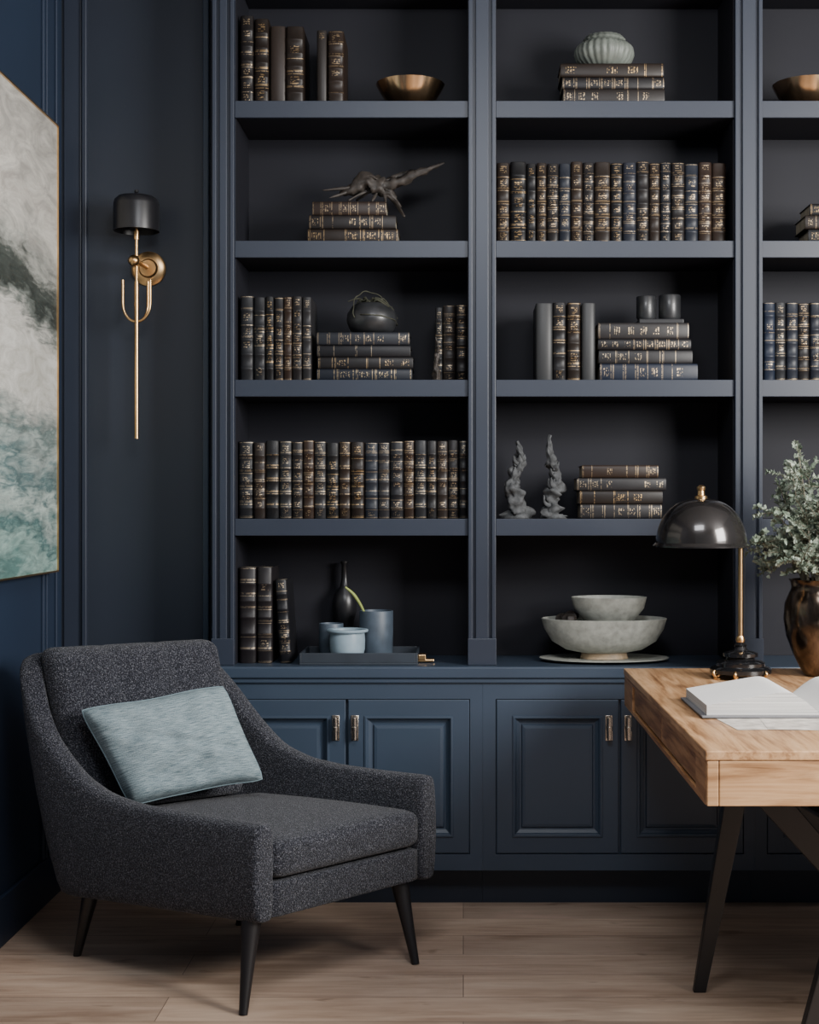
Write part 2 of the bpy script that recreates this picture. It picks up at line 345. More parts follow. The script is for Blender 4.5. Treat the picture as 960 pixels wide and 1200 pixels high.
for a,b_ in bays:
    mk('side_lining',G().box(a+.0002,a+.0030,.062,BY,ZT+.001,3.40).box(b_-.0030,b_-.0002,.062,BY,ZT+.001,3.40),'backp',bc)  # thin sheets carry the shade-darkened colour onto the bay sides
yfr=.045
SZ=[Z(118,yfr),Z(282,yfr),Z(445,yfr),Z(608,yfr)]
for (a,b_) in bays:
    for z in SZ+[Z(-45,yfr)]:
        mk('shelf',G().box(a+.0005,b_-.0005,yfr,.061,z-.060,z,0).box(a+.0035,b_-.0035,.0612,BY,z-.058,z-.0002,1),['navy','backp'],bc,bevel=.0015)  # behind the front lip, shelves take the shade-darkened niche colour
mk('crown',G().box(-.8146,1.915,.05,.09,3.40,3.44),'navy',bc)
# ---------------------------------------------------------------- books
def bookgeo(w,h,dep,ribs=True,bulge=None,th=.0035):
    bulge=min(.010,w*.22) if bulge is None else bulge
    g=G(); lv=[0,.004]
    rp=[]
    if ribs:
        for t in (.14,.31,.48,.65,.83): rp.append(t*h)
    for r in rp: lv+= [r-.006,r-.003,r+.003,r+.006]
    lv+=[h-.004,h]; lv=sorted(lv)
    NS=8
    def prof_at(z):
        e=0
        for r in rp:
            if abs(z-r)<.0045: e=.0028
        ins=.0012 if (z<.001 or z>h-.001) else 0
        out=[(-w/2+ins,dep)]
        for i in range(NS+1):
            a=math.pi*i/NS; x=-math.cos(a)*(w/2-ins); y=bulge*(1-math.sin(a))-e*(math.sin(a)**.5 if math.sin(a)>0 else 0)+.002
            if i in(0,NS): y=bulge+.002
            out.append((x,y+ins))
        out.append((w/2-ins,dep)); return out
    def inner():
        out=[(-w/2+th,dep)]
        for i in range(NS+1):
            a=math.pi*i/NS; out.append((-math.cos(a)*(w/2-th),bulge*(1-math.sin(a))+.002+th))
        out.append((w/2-th,dep)); return out
    vs=[];fs=[];uv=[]; n=NS+3
    for z in lv: vs+=[(x,y,z) for x,y in prof_at(z)]
    for k in range(len(lv)-1):
        for i in range(n-1):
            fs.append((k*n+i,k*n+i+1,(k+1)*n+i+1,(k+1)*n+i))
            if 1<=i<=NS:
                u0=(1-math.cos(math.pi*(i-1)/NS))/2; u1=(1-math.cos(math.pi*i/NS))/2; v0=lv[k]/h; v1=lv[k+1]/h
                uv.append([(u0,v0),(u1,v0),(u1,v1),(u0,v1)])
            else: uv.append(None)
    o=len(vs); inn=inner()
    vs+=[(x,y,0) for x,y in inn]+[(x,y,h) for x,y in inn]
    for i in range(n-1):
        fs.append((i,i+1,o+i+1,o+i)); uv.append(None)
        t=(len(lv)-1)*n; fs.append((t+i,t+i+1,o+n+i+1,o+n+i)); uv.append(None)
        fs.append((o+i,o+i+1,o+n+i+1,o+n+i)); uv.append(None)
    for a,b2,c,d in ((0,o,o+n,(len(lv)-1)*n),(n-1,o+n-1,o+2*n-1,len(lv)*n-1)):
        fs.append((a,b2,c,d)); uv.append(None)
    g.add((vs,fs),0,uv)
    pg=G().box(-w/2+th,w/2-th,bulge+.004,dep-.005,.004,h-.005,1)
    g.add((pg.v,pg.f),1)
    return g
def xf(g,Mx):
    g.v=[tuple(Mx@Vector(p)) for p in g.v]; return g
YB=.085
def upright(px0,px1,pyt,zb,mt='b0',group=None,y=YB,dep=.2,tilt=0,ribs=True,rest='standing on a shelf'):
    x0,x1=X(px0,y)+.0007,X(px1,y)-.0007; w=x1-x0; h=Z(pyt,y)-zb-.0005
    y+=random.uniform(-.006,.006)
    g=bookgeo(w,h,dep,ribs)
    Mx=Matrix.Translation(((x0+x1)/2,y,zb+.0005))
    if tilt:
        t=math.radians(tilt); piv=Matrix.Translation((w/2*(1 if tilt>0 else -1),0,0))
        Mx=Mx@piv@Matrix.Rotation(t,4,'Y')@piv.inverted()
    xf(g,Mx); return mk('book',g,[mt,'pages'],smooth=True,ang=50,label=BL[mt]+' '+rest,cat='book',group=group)
def lying(px0,px1,z0,z1,mt='b0',group=None,y=YB,dep=.17,ribs=False):
    x0,x1=X(px0,y),X(px1,y); w=z1-z0-.0008; L=x1-x0
    g=bookgeo(w,L,dep,ribs,bulge=.005)
    Mx=Matrix.Translation((x0,y+random.uniform(-.004,.004),(z0+z1)/2))@Matrix.Rotation(math.radians(90),4,'Y')
    xf(g,Mx); return mk('book',g,[mt,'pages'],smooth=True,ang=50,label=BL[mt]+' lying in a stack',cat='book',group=group)
def row(edges,tops,zb,mts,group,**k):
    for i in range(len(edges)-1):
        t=tops[i%len(tops)] if isinstance(tops,list) else tops+random.uniform(-1,2)
        upright(edges[i],edges[i+1],t,zb,mts[i%len(mts)],group,**k)
def stack(items,zb,group,y=YB,**k):
    z=zb+.0004
    for (a,b_,t,mt) in items:
        zt=Z(t,y); lying(a,b_,z,zt,mt,group,y,**k); z=zt
    return z
A,B,C_,D=SZ
gr='books on the top shelf'
upright(281,297,18,A,'b0',gr); upright(298,315,22,A,'b1',gr); upright(316,335,30,A,'b5',gr,ribs=False); upright(335,356,31,A,'b1',gr)
upright(371,383,35,A,'b5',gr,ribs=False); upright(384,403,36,A,'b1',gr)
zst=stack([(660,779,104,'b1'),(659,779,90,'b0'),(657,778,74,'b1')],A,'stacked books under the ribbed jar')
zs2=stack([(360,467,268,'b1'),(362,464,252,'b0'),(366,453,236,'b1')],B,'stacked books under the driftwood sculpture')
row([582,598,617,629,641,655,669,683,697,716,730,746,761,774,787,803,819,835,852],190,B,['b1','b0','b0','b1','b0','b4','b1','b0','b1','b0','b4','b0','b1','b0','b0','b4','b1','b1'],'matching gilt books in a full row')
stack([(948,1040,268,'b0'),(944,1036,252,'b1'),(950,1030,238,'b0')],B,'stacked books on the far shelf')
row([281,297,311,321,332,342,354,365],347,C_,['b2','b2','b0','b0','b1','b0','b2'],'upright books beside the stack')
zs3=stack([(371,483,432,'b4'),(372,484,418,'b0'),(371,481,404,'b6'),(371,480,389,'b2')],C_,'stacked books under the glass cloche')
row([510,519,534,548],[360,358,357],C_,['b2','b1','b0'],'books at the end of the shelf',y=.12)
upright(628,648,355,C_,'b3','books beside the flat stack',ribs=False); upright(648,664,354,C_,'b0','books beside the flat stack'); upright(665,681,354,C_,'b1','books beside the flat stack'); upright(682,698,355,C_,'b3','books beside the flat stack',ribs=False)
zs4=stack([(703,818,426,'b4'),(702,812,410,'b2'),(701,810,397,'b0'),(701,808,378,'b2')],C_,'stacked books under the glass tumblers')
row([895,909,922,936,950,963,977,991,1006],355,C_,['b4','b2','b4','b0'],'upright books on the far bay shelf')
row([279,297,311,327,342,355,368,382,397,411,427,443,457,473,486,500,512,525,538,548],517,D,['b2','b1','b0','b2','b0','b1','b2','b0','b1','b1','b2','b2','b0','b1','b2','b0','b1','b0','b6'],'matching gilt books in the lower row')
stack([(680,776,591,'b2'),(679,777,575,'b1'),(676,781,560,'b2'),(682,772,545,'b1')],D,'stacked books beside the stone figurines')
rc_='standing on the countertop'
upright(280,300,665,ZT,'b6','tall books on the countertop',rest=rc_); upright(301,319,665,ZT,'b6','tall books on the countertop',rest=rc_)
upright(328,342,680,ZT,'b0','tall books on the countertop',tilt=-3.6,rest='leaning on the countertop')
# ---------------------------------------------------------------- shelf decor
def bowlprof(R,h,t=.006,foot=.35,p=.5,n=12):
    out=[(R*foot,0)]; 
    for i in range(n+1):
        u=i/n; out.append((R*(foot+(1-foot)*u**p),.006+(h-.006)*u))
    inn=[(max(r-t,.002),z+t*.8) for r,z in out[1:-1]][::-1]
    return [(.0008,0)]+out+[(R-t,h)]+inn+[(.0008,.006+t)]
for px in (481,946):
    y=.19; mk('brass_bowl',G().add(lathe(bowlprof(.125,.098,.003,.30,.5),(X(px,y),y,A+.0005),128,flute=(16,.012))),'brassbowl',smooth=True,ang=60,label='faceted antique brass bowl resting on the top shelf',cat='bowl',group='brass bowls')
y=.18; cx=X(708,y); e=empty('ribbed_jar',(cx,y,zst+.0005),'pale celadon ribbed stoneware jar sitting on stacked books','jar')
pr=[(.0008,0),(.055,0),(.075,.008),(.098,.030),(.108,.055),(.104,.078),(.088,.094),(.070,.098),(.0008,.098)]
mk('jar_body',G().add(lathe(pr,(cx,y,zst+.0005),120,flute=(26,.06))),'celadon',e,smooth=True,ang=60)
pr=[(.0008,.0985),(.072,.0985),(.078,.108),(.066,.122),(.04,.131),(.0008,.133)]
mk('jar_lid',G().add(lathe(pr,(cx,y,zst+.0005),96,flute=(20,.05))),'celadon',e,smooth=True,ang=60)
# driftwood sculpture
y=.15
def P(px,py,yy=y): return (X(px,yy),yy,Z(py,yy))
g=G()
g.add(tube(curve([P(398,227),P(412,222,.14),P(430,213,.145),P(446,220,.15),P(464,233,.16)]),lerpl([.005,.017,.032,.026,.008],33),14,.6,.8))
g.add(tube(curve([P(436,218),P(462,215,.15),P(490,203,.14),P(521,191,.13)]),lerpl([.016,.020,.013,.002],25),10,.7,.7))
g.add(tube(curve([P(450,214),P(470,205,.17),P(486,200,.18)]),lerpl([.009,.009,.002],17),8,.6))
g.add(tube(curve([P(424,214),P(432,206,.14),P(442,210,.13)]),lerpl([.010,.008,.002],17),8,.4))
g.add(tube(curve([P(420,220),P(400,221,.13),P(378,223,.12)]),lerpl([.011,.006,.0015],17),8,.5))
g.add(tube(curve([P(412,224),P(396,229,.12),P(386,232,.11)]),lerpl([.008,.005,.0015],17),8,.4))
for px,py,yy in ((452,238,.13),(470,243,.17),(474,254,.075),(418,235,.19),(436,236,.12),(408,235,.13)):
    g.add(tube(curve([P(440,222),P((440+px)/2+4,(222+py)/2-4,.15),P(px,py,yy)]),lerpl([.011,.007,.0035],17),8,.5))
g.v=[(p[0],p[1],max(p[2],zs2+.0006) if p[0]<X(455,YB) else p[2]) for p in g.v]
mk('driftwood_sculpture',g,'drift',smooth=True,ang=0,label='dark gnarled driftwood sculpture perched on stacked books',cat='sculpture')
# glass cloche
y=.16; cx=X(436,y); e=empty('glass_terrarium',(cx,y,zs3+.0005),'dark round glass terrarium with dried twigs on stacked books','terrarium')
pr=[(.0008,0),(.055,0),(.080,.014),(.092,.045),(.090,.072),(.072,.100),(.056,.110),(.052,.108),(.064,.098),(.078,.06),(.0008,.055)]
mk('glass_bowl',G().add(lathe(pr,(cx,y,zs3+.0005),48)),'dglass',e,smooth=True,ang=50)
g=G()
for i in range(26):
    a=random.uniform(0,6.28); r=random.uniform(.02,.05); zz=zs3+.085
    g.add(tube(curve([(cx+.02*math.cos(a),y+.02*math.sin(a),zz),(cx+r*math.cos(a),y+r*math.sin(a),zz+random.uniform(.028,.046)),(cx+(r+.040)*math.cos(a+.5),y+(r+.02)*math.sin(a+.5),zz+random.uniform(-.01,.035))],5),lerpl([.005,.0045,.0014],11),6,.3))
for i in range(4):
    ax=Vector((random.uniform(-1,1),random.uniform(-1,1),random.uniform(-.3,.9))).normalized(); t1=ax.orthogonal().normalized(); t2=ax.cross(t1); off=random.uniform(-.025,.025)
    a0=random.uniform(0,6.28); ar=random.uniform(2.0,3.2); pts=[]
    for q in range(25):
        a=a0+ar*q/24; rr=(.094**2-off**2)**.5*(1+.03*math.sin(q*.9))
        p=Vector((cx,y,zs3+.064))+ax*off+(t1*math.cos(a)+t2*math.sin(a))*rr; p.z=max(p.z,zs3+.003); pts.append(p)
    g.add(tube(pts,.0020,6,.4))
mk('twigs',g,'moss',e,smooth=True,ang=0)
def figurine(name,cx,y,z0,h,w,seed,label,mat='stone'):
    random.seed(seed); g=G(); pts=[];n=15
    for i in range(n):
        t=i/(n-1); pts.append((cx+w*.20*math.sin(t*8+seed)*(.3+t*.7),y+w*.12*math.cos(t*6+seed),z0+h*t))
    rd=[w*.30*(1-t)**.9*(1+.42*math.sin(t*17+seed*2))+w*.05 for t in [i/(n-1) for i in range(n)]]; rd[0]=w*.45;rd[1]=w*.38
    g.add(tube(curve(pts,5),lerpl(rd,5*(n-1)+1),20,.8))
    for k in range(24):
        t=random.uniform(.05,.85); a=random.uniform(0,6.28); b_=Vector((cx+w*.18*math.sin(t*8+seed)*(.3+t*.7),y,z0+h*t)); L=w*random.uniform(.28,.58)*(1-t*.5)
        d=Vector((math.cos(a),math.sin(a)*.8,random.uniform(-.2,1.5)))
        g.add(tube(curve([b_,b_+d*L*.5,b_+d*L*.7+Vector((0,0,L*.5))],4),lerpl([w*.13,w*.09,w*.015],9),9,.7))
    g.add(tube([(cx,y,z0),(cx,y,z0+.016)],[w*.52,w*.45],16,.25,.8))
    g.v=[(p[0],p[1],max(p[2],z0)) for p in g.v]
    return mk(name,g,mat,smooth=True,ang=0,label=label,cat='sculpture')
y=.13
figurine('stone_figurine',X(605,y),y,D+.0005,Z(514,y)-D-.01,.105,1.3,'rough grey stone figurine with knotted arms on a shelf')
figurine('stone_figurine',X(648,y),y,D+.0005,Z(507,y)-D-.01,.095,4.1,'rough grey stone figurine with a tall spire on a shelf')
figurine('small_figurine',X(512,.065),.070,C_+.0005,.155,.030,2.2,'small dark figurine standing before upright books','drift')
random.seed(11)
for px,r,h in ((760,.036,.086),(783,.040,.090)):
    yy=.17 if px<770 else .165
    pr=[(.0008,0),(r*.85,0),(r,.01),(r,h-.003),(r-.002,h),(r-.005,h-.003),(r-.006,.014),(.0008,.012)]
    bz=zs4+.0005+.018
    mk('glass_tumbler',G().add(lathe(pr,(X(px,yy)+(-.008 if px<770 else .006),yy,bz),40)),'dglass',smooth=True,ang=50,label='smoked dark glass tumbler on a small slate block',cat='glass',group='smoked tumblers')
mk('slate_block',G().box(X(747,.17),X(799,.17),.115,.225,zs4+.0004,zs4+.0180),'black',bevel=.003,label='flat black slate block under glass tumblers on books',cat='coaster')
# counter group
zc=ZT+.0005
e=empty('serving_tray',(-.37,.15,zc),'dark slate serving tray holding enamel pots','tray')
g=G().box(-.582,-.162,.030,.285,zc,zc+.008); 
g.box(-.582,-.574,.030,.285,zc+.008,zc+.042).box(-.170,-.162,.030,.285,zc+.008,zc+.042).box(-.574,-.170,.030,.038,zc+.008,zc+.042).box(-.574,-.170,.277,.285,zc+.008,zc+.042)
mk('tray_body',g,'tray',e,bevel=.0015)
mk('tray_handle',G().box(-.1615,-.105,.10,.14,zc+.004,zc+.012).box(-.1615,-.135,.095,.145,zc+.012,zc+.03),'brass',e,bevel=.002,label='brass tray handle')
zt=zc+.0085
def cup(name,cx,cy,z,r,h,mat,label,t=.005,cat='pot',parent=None,belly=1.0):
    pr=[(.0008,0),(r*.86,0),(r*.97,.008),(r*belly,h*.5),(r,h-.002),(r-.001,h),(r-t,h),(r-t-.001,h-.01),(r*.85,.012),(.0008,.010)]
    return mk(name,G().add(lathe(pr,(cx,cy,z),48)),mat,parent,smooth=True,ang=45,label=label,cat=cat)
px_,py_=-.418,.114
e=empty('enamel_pot',(px_,py_,zt),'pale blue enamel pot with flared rim on tray','pot')
mk('pot_body',G().add(lathe([(.0008,0),(.044,0),(.056,.012),(.063,.04),(.064,.075),(.062,.098),(.056,.098),(.058,.06),(.045,.014),(.0008,.010)],(px_,py_,zt),48)),'bluecer',e,smooth=True,ang=45)
mk('pot_rim',G().add(lathe([(.0625,.0985),(.074,.103),(.076,.108),(.073,.112),(.062,.113),(.056,.110),(.055,.0985),(.0625,.0985)],(px_,py_,zt),48,cap=False)),'bluecer',e,smooth=True,ang=40)
cup('canister',-.320,.214,zt,.062,.172,'slatecer','tall slate blue ceramic canister standing on tray',cat='canister')
cup('canister',-.486,.216,zt,.045,.125,'slatecer','small slate blue ceramic cup standing on tray',cat='cup')
pr=[(.0008,0),(.03,0),(.034,.01),(.034,.13),(.044,.165),(.046,.20),(.040,.235),(.018,.262),(.012,.29),(.011,.345),(.015,.350),(.015,.357),(.0008,.357)]
mk('bottle',G().add(lathe(pr,(-.445,.322,zc),40)),'black',smooth=True,ang=50,label='matte black long-necked bottle behind the tray',cat='bottle')
mk('green_stem',G().add(tube(curve([(-.335,.205,zt+.022),(-.358,.20,zt+.15),(-.395,.18,1.09),(-.43,.165,1.125)]),lerpl([.003,.004,.006,.003],25),8)),'green',smooth=True,label='green plant stem leaning out of a ceramic canister',cat='stem')
# bowls on plate
cy=.175; cx=X(708,cy)
pr=[(.0008,0),(.13,0),(.15,.002),(.225,.008),(.235,.010),(.236,.013),(.228,.013),(.15,.008),(.0008,.008)]
mk('plate',G().add(lathe(pr,(cx,cy,zc),72,1,.66)),'stonew',smooth=True,ang=60,label='oval speckled stoneware plate under the large bowl',cat='plate')
zb=zc+.0125
e=empty('large_bowl',(cx,cy,zb),'large pale stoneware bowl with tan foot on a plate','bowl')
mk('foot_ring',G().add(lathe([(.0008,-.003),(.088,-.003),(.082,.018),(.0008,.018)],(cx,cy,zb),60,1,.66)),'tan',e,smooth=True,ang=40,label='unglazed tan foot ring')
pr=[(.0008,.0185),(.085,.0185),(.14,.030),(.19,.060),(.218,.105),(.229,.142),(.224,.144),(.211,.108),(.18,.068),(.13,.040),(.08,.030),(.0008,.028)]
mk('bowl_body',G().add(lathe(pr,(cx,cy,zb),80,1,.66)),'stonew',e,smooth=True,ang=60)
zb2=zb+.030; cx2=cx+.018
pr=[(.0008,0),(.045,0),(.05,.03),(.070,.090),(.100,.115),(.128,.150),(.138,.190),(.133,.191),(.122,.155),(.095,.122),(.06,.10),(.0008,.09)]
mk('small_bowl',G().add(lathe(pr,(cx2,cy,zb2),64,1,.72)),'stonew',smooth=True,ang=60,label='small speckled stoneware bowl nested in the large bowl',cat='bowl')
for i,(dx,dy,dz) in enumerate(((-.098,-.035,.085),(-.135,.0,.092),(-.095,.040,.085),(-.130,-.030,.142),(-.150,.020,.140),(-.118,.030,.148))):
    r=.025; z=zb+dz; qx,qy=cx+dx,cy+dy
    g=G().add(lathe([(.001,-r*.8),(r*.7,-r*.6),(r*1.05,-.1*r),(r*.9,r*.4),(r*.4,r*.75),(.001,r*.8)],(qx,qy,z),14,flute=(7,.25)))
    mk('seed_pod',g,'drift',smooth=True,label='dark dried seed pod inside the large bowl',cat='seed pod',group='seed pods in the bowl')
# ---------------------------------------------------------------- sconce
y=.165; cx=X(160,y)
e=empty('wall_sconce',(cx,.29,1.67),'black and brass wall sconce with forked brass stem','wall lamp')
zt_,zb_=Z(229,y),Z(271,y); r=.083
pr=[(r,zb_),(r,zt_-.035),(r*.95,zt_-.018),(r*.80,zt_-.006),(r*.4,zt_),(.001,zt_+.002),(.001,zt_-.004),(r*.75,zt_-.012),(r*.93,zt_-.03),(r-.003,zb_)]
mk('lamp_shade',G().add(lathe([(a,b_) for a,b_ in pr]+[(r,zb_)],(cx,y,0),64,cap=False)),'black',e,smooth=True,ang=40,label='matte black metal shade')
mk('finial',G().add(lathe([(.001,0),(.007,0),(.005,.006),(.008,.010),(.007,.017),(.001,.020)],(cx,y,zt_+.0025),24)),'black',e,smooth=True)
mk('rod',G().add(tube([(cx,y,Z(514,y)),(cx,y,Z(330,y))],.0078,16)).add(tube([(cx,y,Z(330,y)),(cx,y,zt_-.006)],.0055,16)).add(lathe([(.001,0),(.010,0),(.010,.03),(.001,.03)],(cx,y,zb_-.03),24)),'brass',e,smooth=True,ang=40)
zz=Z(306,y)
mk('backplate',G().add(([(cx+.018+p[0],.294-.0005-p[2],zz-.008+p[1]) for p in lathe([(.001,0),(.064,0),(.064,.008),(.056,.014),(.036,.016),(.030,.024),(.001,.024)],(0,0,0),48)[0]],lathe([(1,0)]*7,(0,0,0),48)[1])),'brass',e,smooth=True,ang=40)
g=G().add(tube([(cx+.012,.27,zz-.004),(cx,y,zz)],.009,16))
g.add(lathe([(.001,-.022),(.012,-.018),(.020,-.008),(.022,0),(.020,.008),(.012,.018),(.001,.022)],(cx-.008,y-.008,zz),24))
mk('bracket',g,'brass',e,smooth=True,ang=60)
zt2,zb3=Z(328,y),Z(377,y)
for w,an in ((.050,0),(.050,math.radians(48))):
    ca,sa=math.cos(an),math.sin(an)
    q=[(-w,zt2)]+[(-w*math.cos(a),zb3+w*1.35-w*1.35*math.sin(a)) for a in [math.pi*i/20 for i in range(21)]]+[(w,zt2)]
    mk('forked_arm',G().add(tube([(cx+u*ca,y+u*sa,z) for u,z in (q if an==0 else q[len(q)//2:])],.0050,10)),'brass',e,smooth=True,ang=50)
# ---------------------------------------------------------------- painting
e=empty('painting',(-1.48,-.74,1.183),'large abstract seascape painting in a thin gilt frame','painting')
y0,y1,z0,z1=-1.6,.112,1.183,2.792
mk('canvas',G().box(-1.4835,-1.464,y0+.006,y1-.006,z0+.006,z1-.006),'paint',e)
g=G().box(-1.484,-1.458,y1-.006,y1,z0,z1).box(-1.484,-1.458,y0,y0+.006,z0,z1).box(-1.484,-1.458,y0+.006,y1-.006,z0,z0+.006).box(-1.484,-1.458,y0+.006,y1-.006,z1-.006,z1)
mk('frame',g,'brass',e,label='thin gilt frame')
# ---------------------------------------------------------------- desk
ZD=.869; dx0=.545; dx1=2.3; dy0=-1.857; dy1=-.192; zu=ZD-.125
e=empty('desk',(1.4,-1.0,0),'warm oak desk with black splayed trestle legs','desk')
mk('desk_top',G().box(dx0,dx1,dy0,dy1,ZD-.022,ZD),'woody',e,bevel=.003)
g=G(); zt3=ZD-.0225
g.box(dx0+.003,dx0+.045,dy0+.02,-1.70,zu,zt3).box(dx0+.003,dx0+.045,-.42,dy1,zu,zt3)
g.box(dx0+.003,dx0+.045,-1.70,-.42,zu,zu+.012).box(dx0+.003,dx0+.045,-1.70,-.42,zt3-.010,zt3).box(dx0+.020,dx0+.045,-1.70,-.42,zu+.012,zt3-.010)
g.box(dx0+.05,dx1,dy1-.045,dy1,zu,zt3)
g.box(dx1-.045,dx1-.003,dy0+.02,dy1-.05,zu,zt3)
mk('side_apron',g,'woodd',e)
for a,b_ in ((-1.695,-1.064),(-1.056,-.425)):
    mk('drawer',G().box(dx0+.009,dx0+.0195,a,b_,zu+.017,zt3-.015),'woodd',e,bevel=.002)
mk('front_apron',G().box(dx0+.004,dx0+.030,dy0+.002,dy0+.0195,zu,zt3).box(dx0+.0315,dx1-.004,dy0+.002,dy0+.0195,zu,zt3),'woodx',e,bevel=.002)
mk('underframe',G().box(dx0+.05,dx1-.05,dy0+.03,dy1-.05,zu+.02,zu+.035),'legblk',e)
def bar(p0,p1,w0,w1,t0=None,t1=None):
    p0,p1=Vector(p0),Vector(p1); t0=t0 or w0; t1=t1 or w1
    vs=[]
    for p,w,t in((p0,w0,t0),(p1,w1,t1)): vs+=[p+Vector((-w/2,-t/2,0)),p+Vector((w/2,-t/2,0)),p+Vector((w/2,t/2,0)),p+Vector((-w/2,t/2,0))]
    return vs,[(3,2,1,0),(4,5,6,7),(0,1,5,4),(1,2,6,5),(2,3,7,6),(3,0,4,7)]
for yl,xf_,xt in ((-.877,.69,.83),(-1.578,.805,1.03)):
    mk('leg',G().add(bar((xf_,yl,0),(xt,yl,zu+.02),.036,.072,.028,.05)),'legblk',e,bevel=.003)
    mk('leg',G().add(bar((dx1-xf_+dx0,yl,0),(dx1-xt+dx0,yl,zu+.02),.036,.072,.028,.05)),'legblk',e,bevel=.003)
mk('brace',G().add(bar((.72,-.95,zu+.02),(1.38,-.95,.02),.115,.08,.04,.04)),'legblk',e,bevel=.003)
mk('brace',G().add(bar((.80,-.60,zu+.02),(1.50,-.60,.02),.10,.08,.04,.04)),'legblk',e,bevel=.003)
mk('stretcher',G().add(tube([(.815,-.6,.64),(.92,-1.55,.64)],.014,10)),'legblk',e,smooth=True)
# desk lamp
y=-.475; bx=.888; sx_=.762; zd=ZD+.0005
e=empty('desk_lamp',(bx,y,zd),'black domed desk lamp with brass stem on the desk','desk lamp')
pr=[(.001,.014),(.090,.014),(.098,.018),(.098,.030),(.090,.036),(.078,.040),(.078,.050),(.068,.056),(.048,.060),(.044,.066),(.056,.070),(.056,.080),(.042,.086),(.024,.090),(.018,.100),(.022,.106),(.014,.114),(.001,.115)]
mk('lamp_base',G().add(lathe(pr,(bx,y,zd),64)),'gloss',e,smooth=True,ang=35)
for k in range(4):
    a=math.radians((-50,50,205,250)[k]); c,s_=math.cos(a),math.sin(a)
    q=Vector((bx+.088*c,y+.088*s_,zd))
    g=G().add(lathe([(.001,0),(.013,0),(.014,.005),(.008,.009),(.008,.0135),(.001,.0138)],(q.x,q.y,q.z),20))
    g.add(tube(curve([q+Vector((c*.006,s_*.006,.008)),q+Vector((c*.016,s_*.016,.020)),q+Vector((c*.011,s_*.011,.030))],5),lerpl([.006,.006,.003],11),8))
    mk('foot',g,'brass',e,smooth=True,ang=50,label='copper-toned brass foot')
zr=Z(641,y)
mk('stem',G().add(tube([(bx,y,zd+.112),(bx,y,zr+.045)],.0078,16)).add(lathe([(.001,0),(.013,0),(.015,.008),(.010,.02),(.001,.02)],(bx,y,zd+.115),24)),'brass',e,smooth=True,ang=40)
R=.145; pr=[]
for i in range(17):
    a=math.pi/2*i/16; pr.append((R*math.cos(a)**.82 if i<16 else .001,.014+.142*math.sin(a)**1.08))
full=[(R+.010,0),(R+.010,.005),(R+.003,.011)]+pr+[(.001,.150)]+[((r-.004) if r>.01 else .001,z-.005) for r,z in pr[::-1]][1:]+[(R-.001,.0),(R+.010,0)]
mk('lamp_shade',G().add(lathe(full,(sx_,y,zr),72,cap=False)),'shade',e,smooth=True,ang=40,label='glossy black dome shade')
mk('arm',G().add(tube(curve([(bx,y,zr+.045),(bx-.01,y,zr+.075),(bx-.05,y,zr+.095),(sx_,y,zr+.10),(sx_,y,zr+.16)],5),.006,10)),'brass',e,smooth=True)
mk('finial',G().add(lathe([(.001,0),(.020,0),(.020,.006),(.012,.010),(.011,.024),(.014,.028),(.014,.036),(.006,.042),(.001,.043)],(sx_,y,zr+.156),32)),'brass',e,smooth=True,ang=40)
mk('cord',G().add(tube(curve([(bx+.012,y+.012,zr+.03),(bx+.016,y+.016,zr-.10),(bx+.012,y+.016,zd+.06)],8),.0018,6)),'black',e,smooth=True,label='thin black cord')
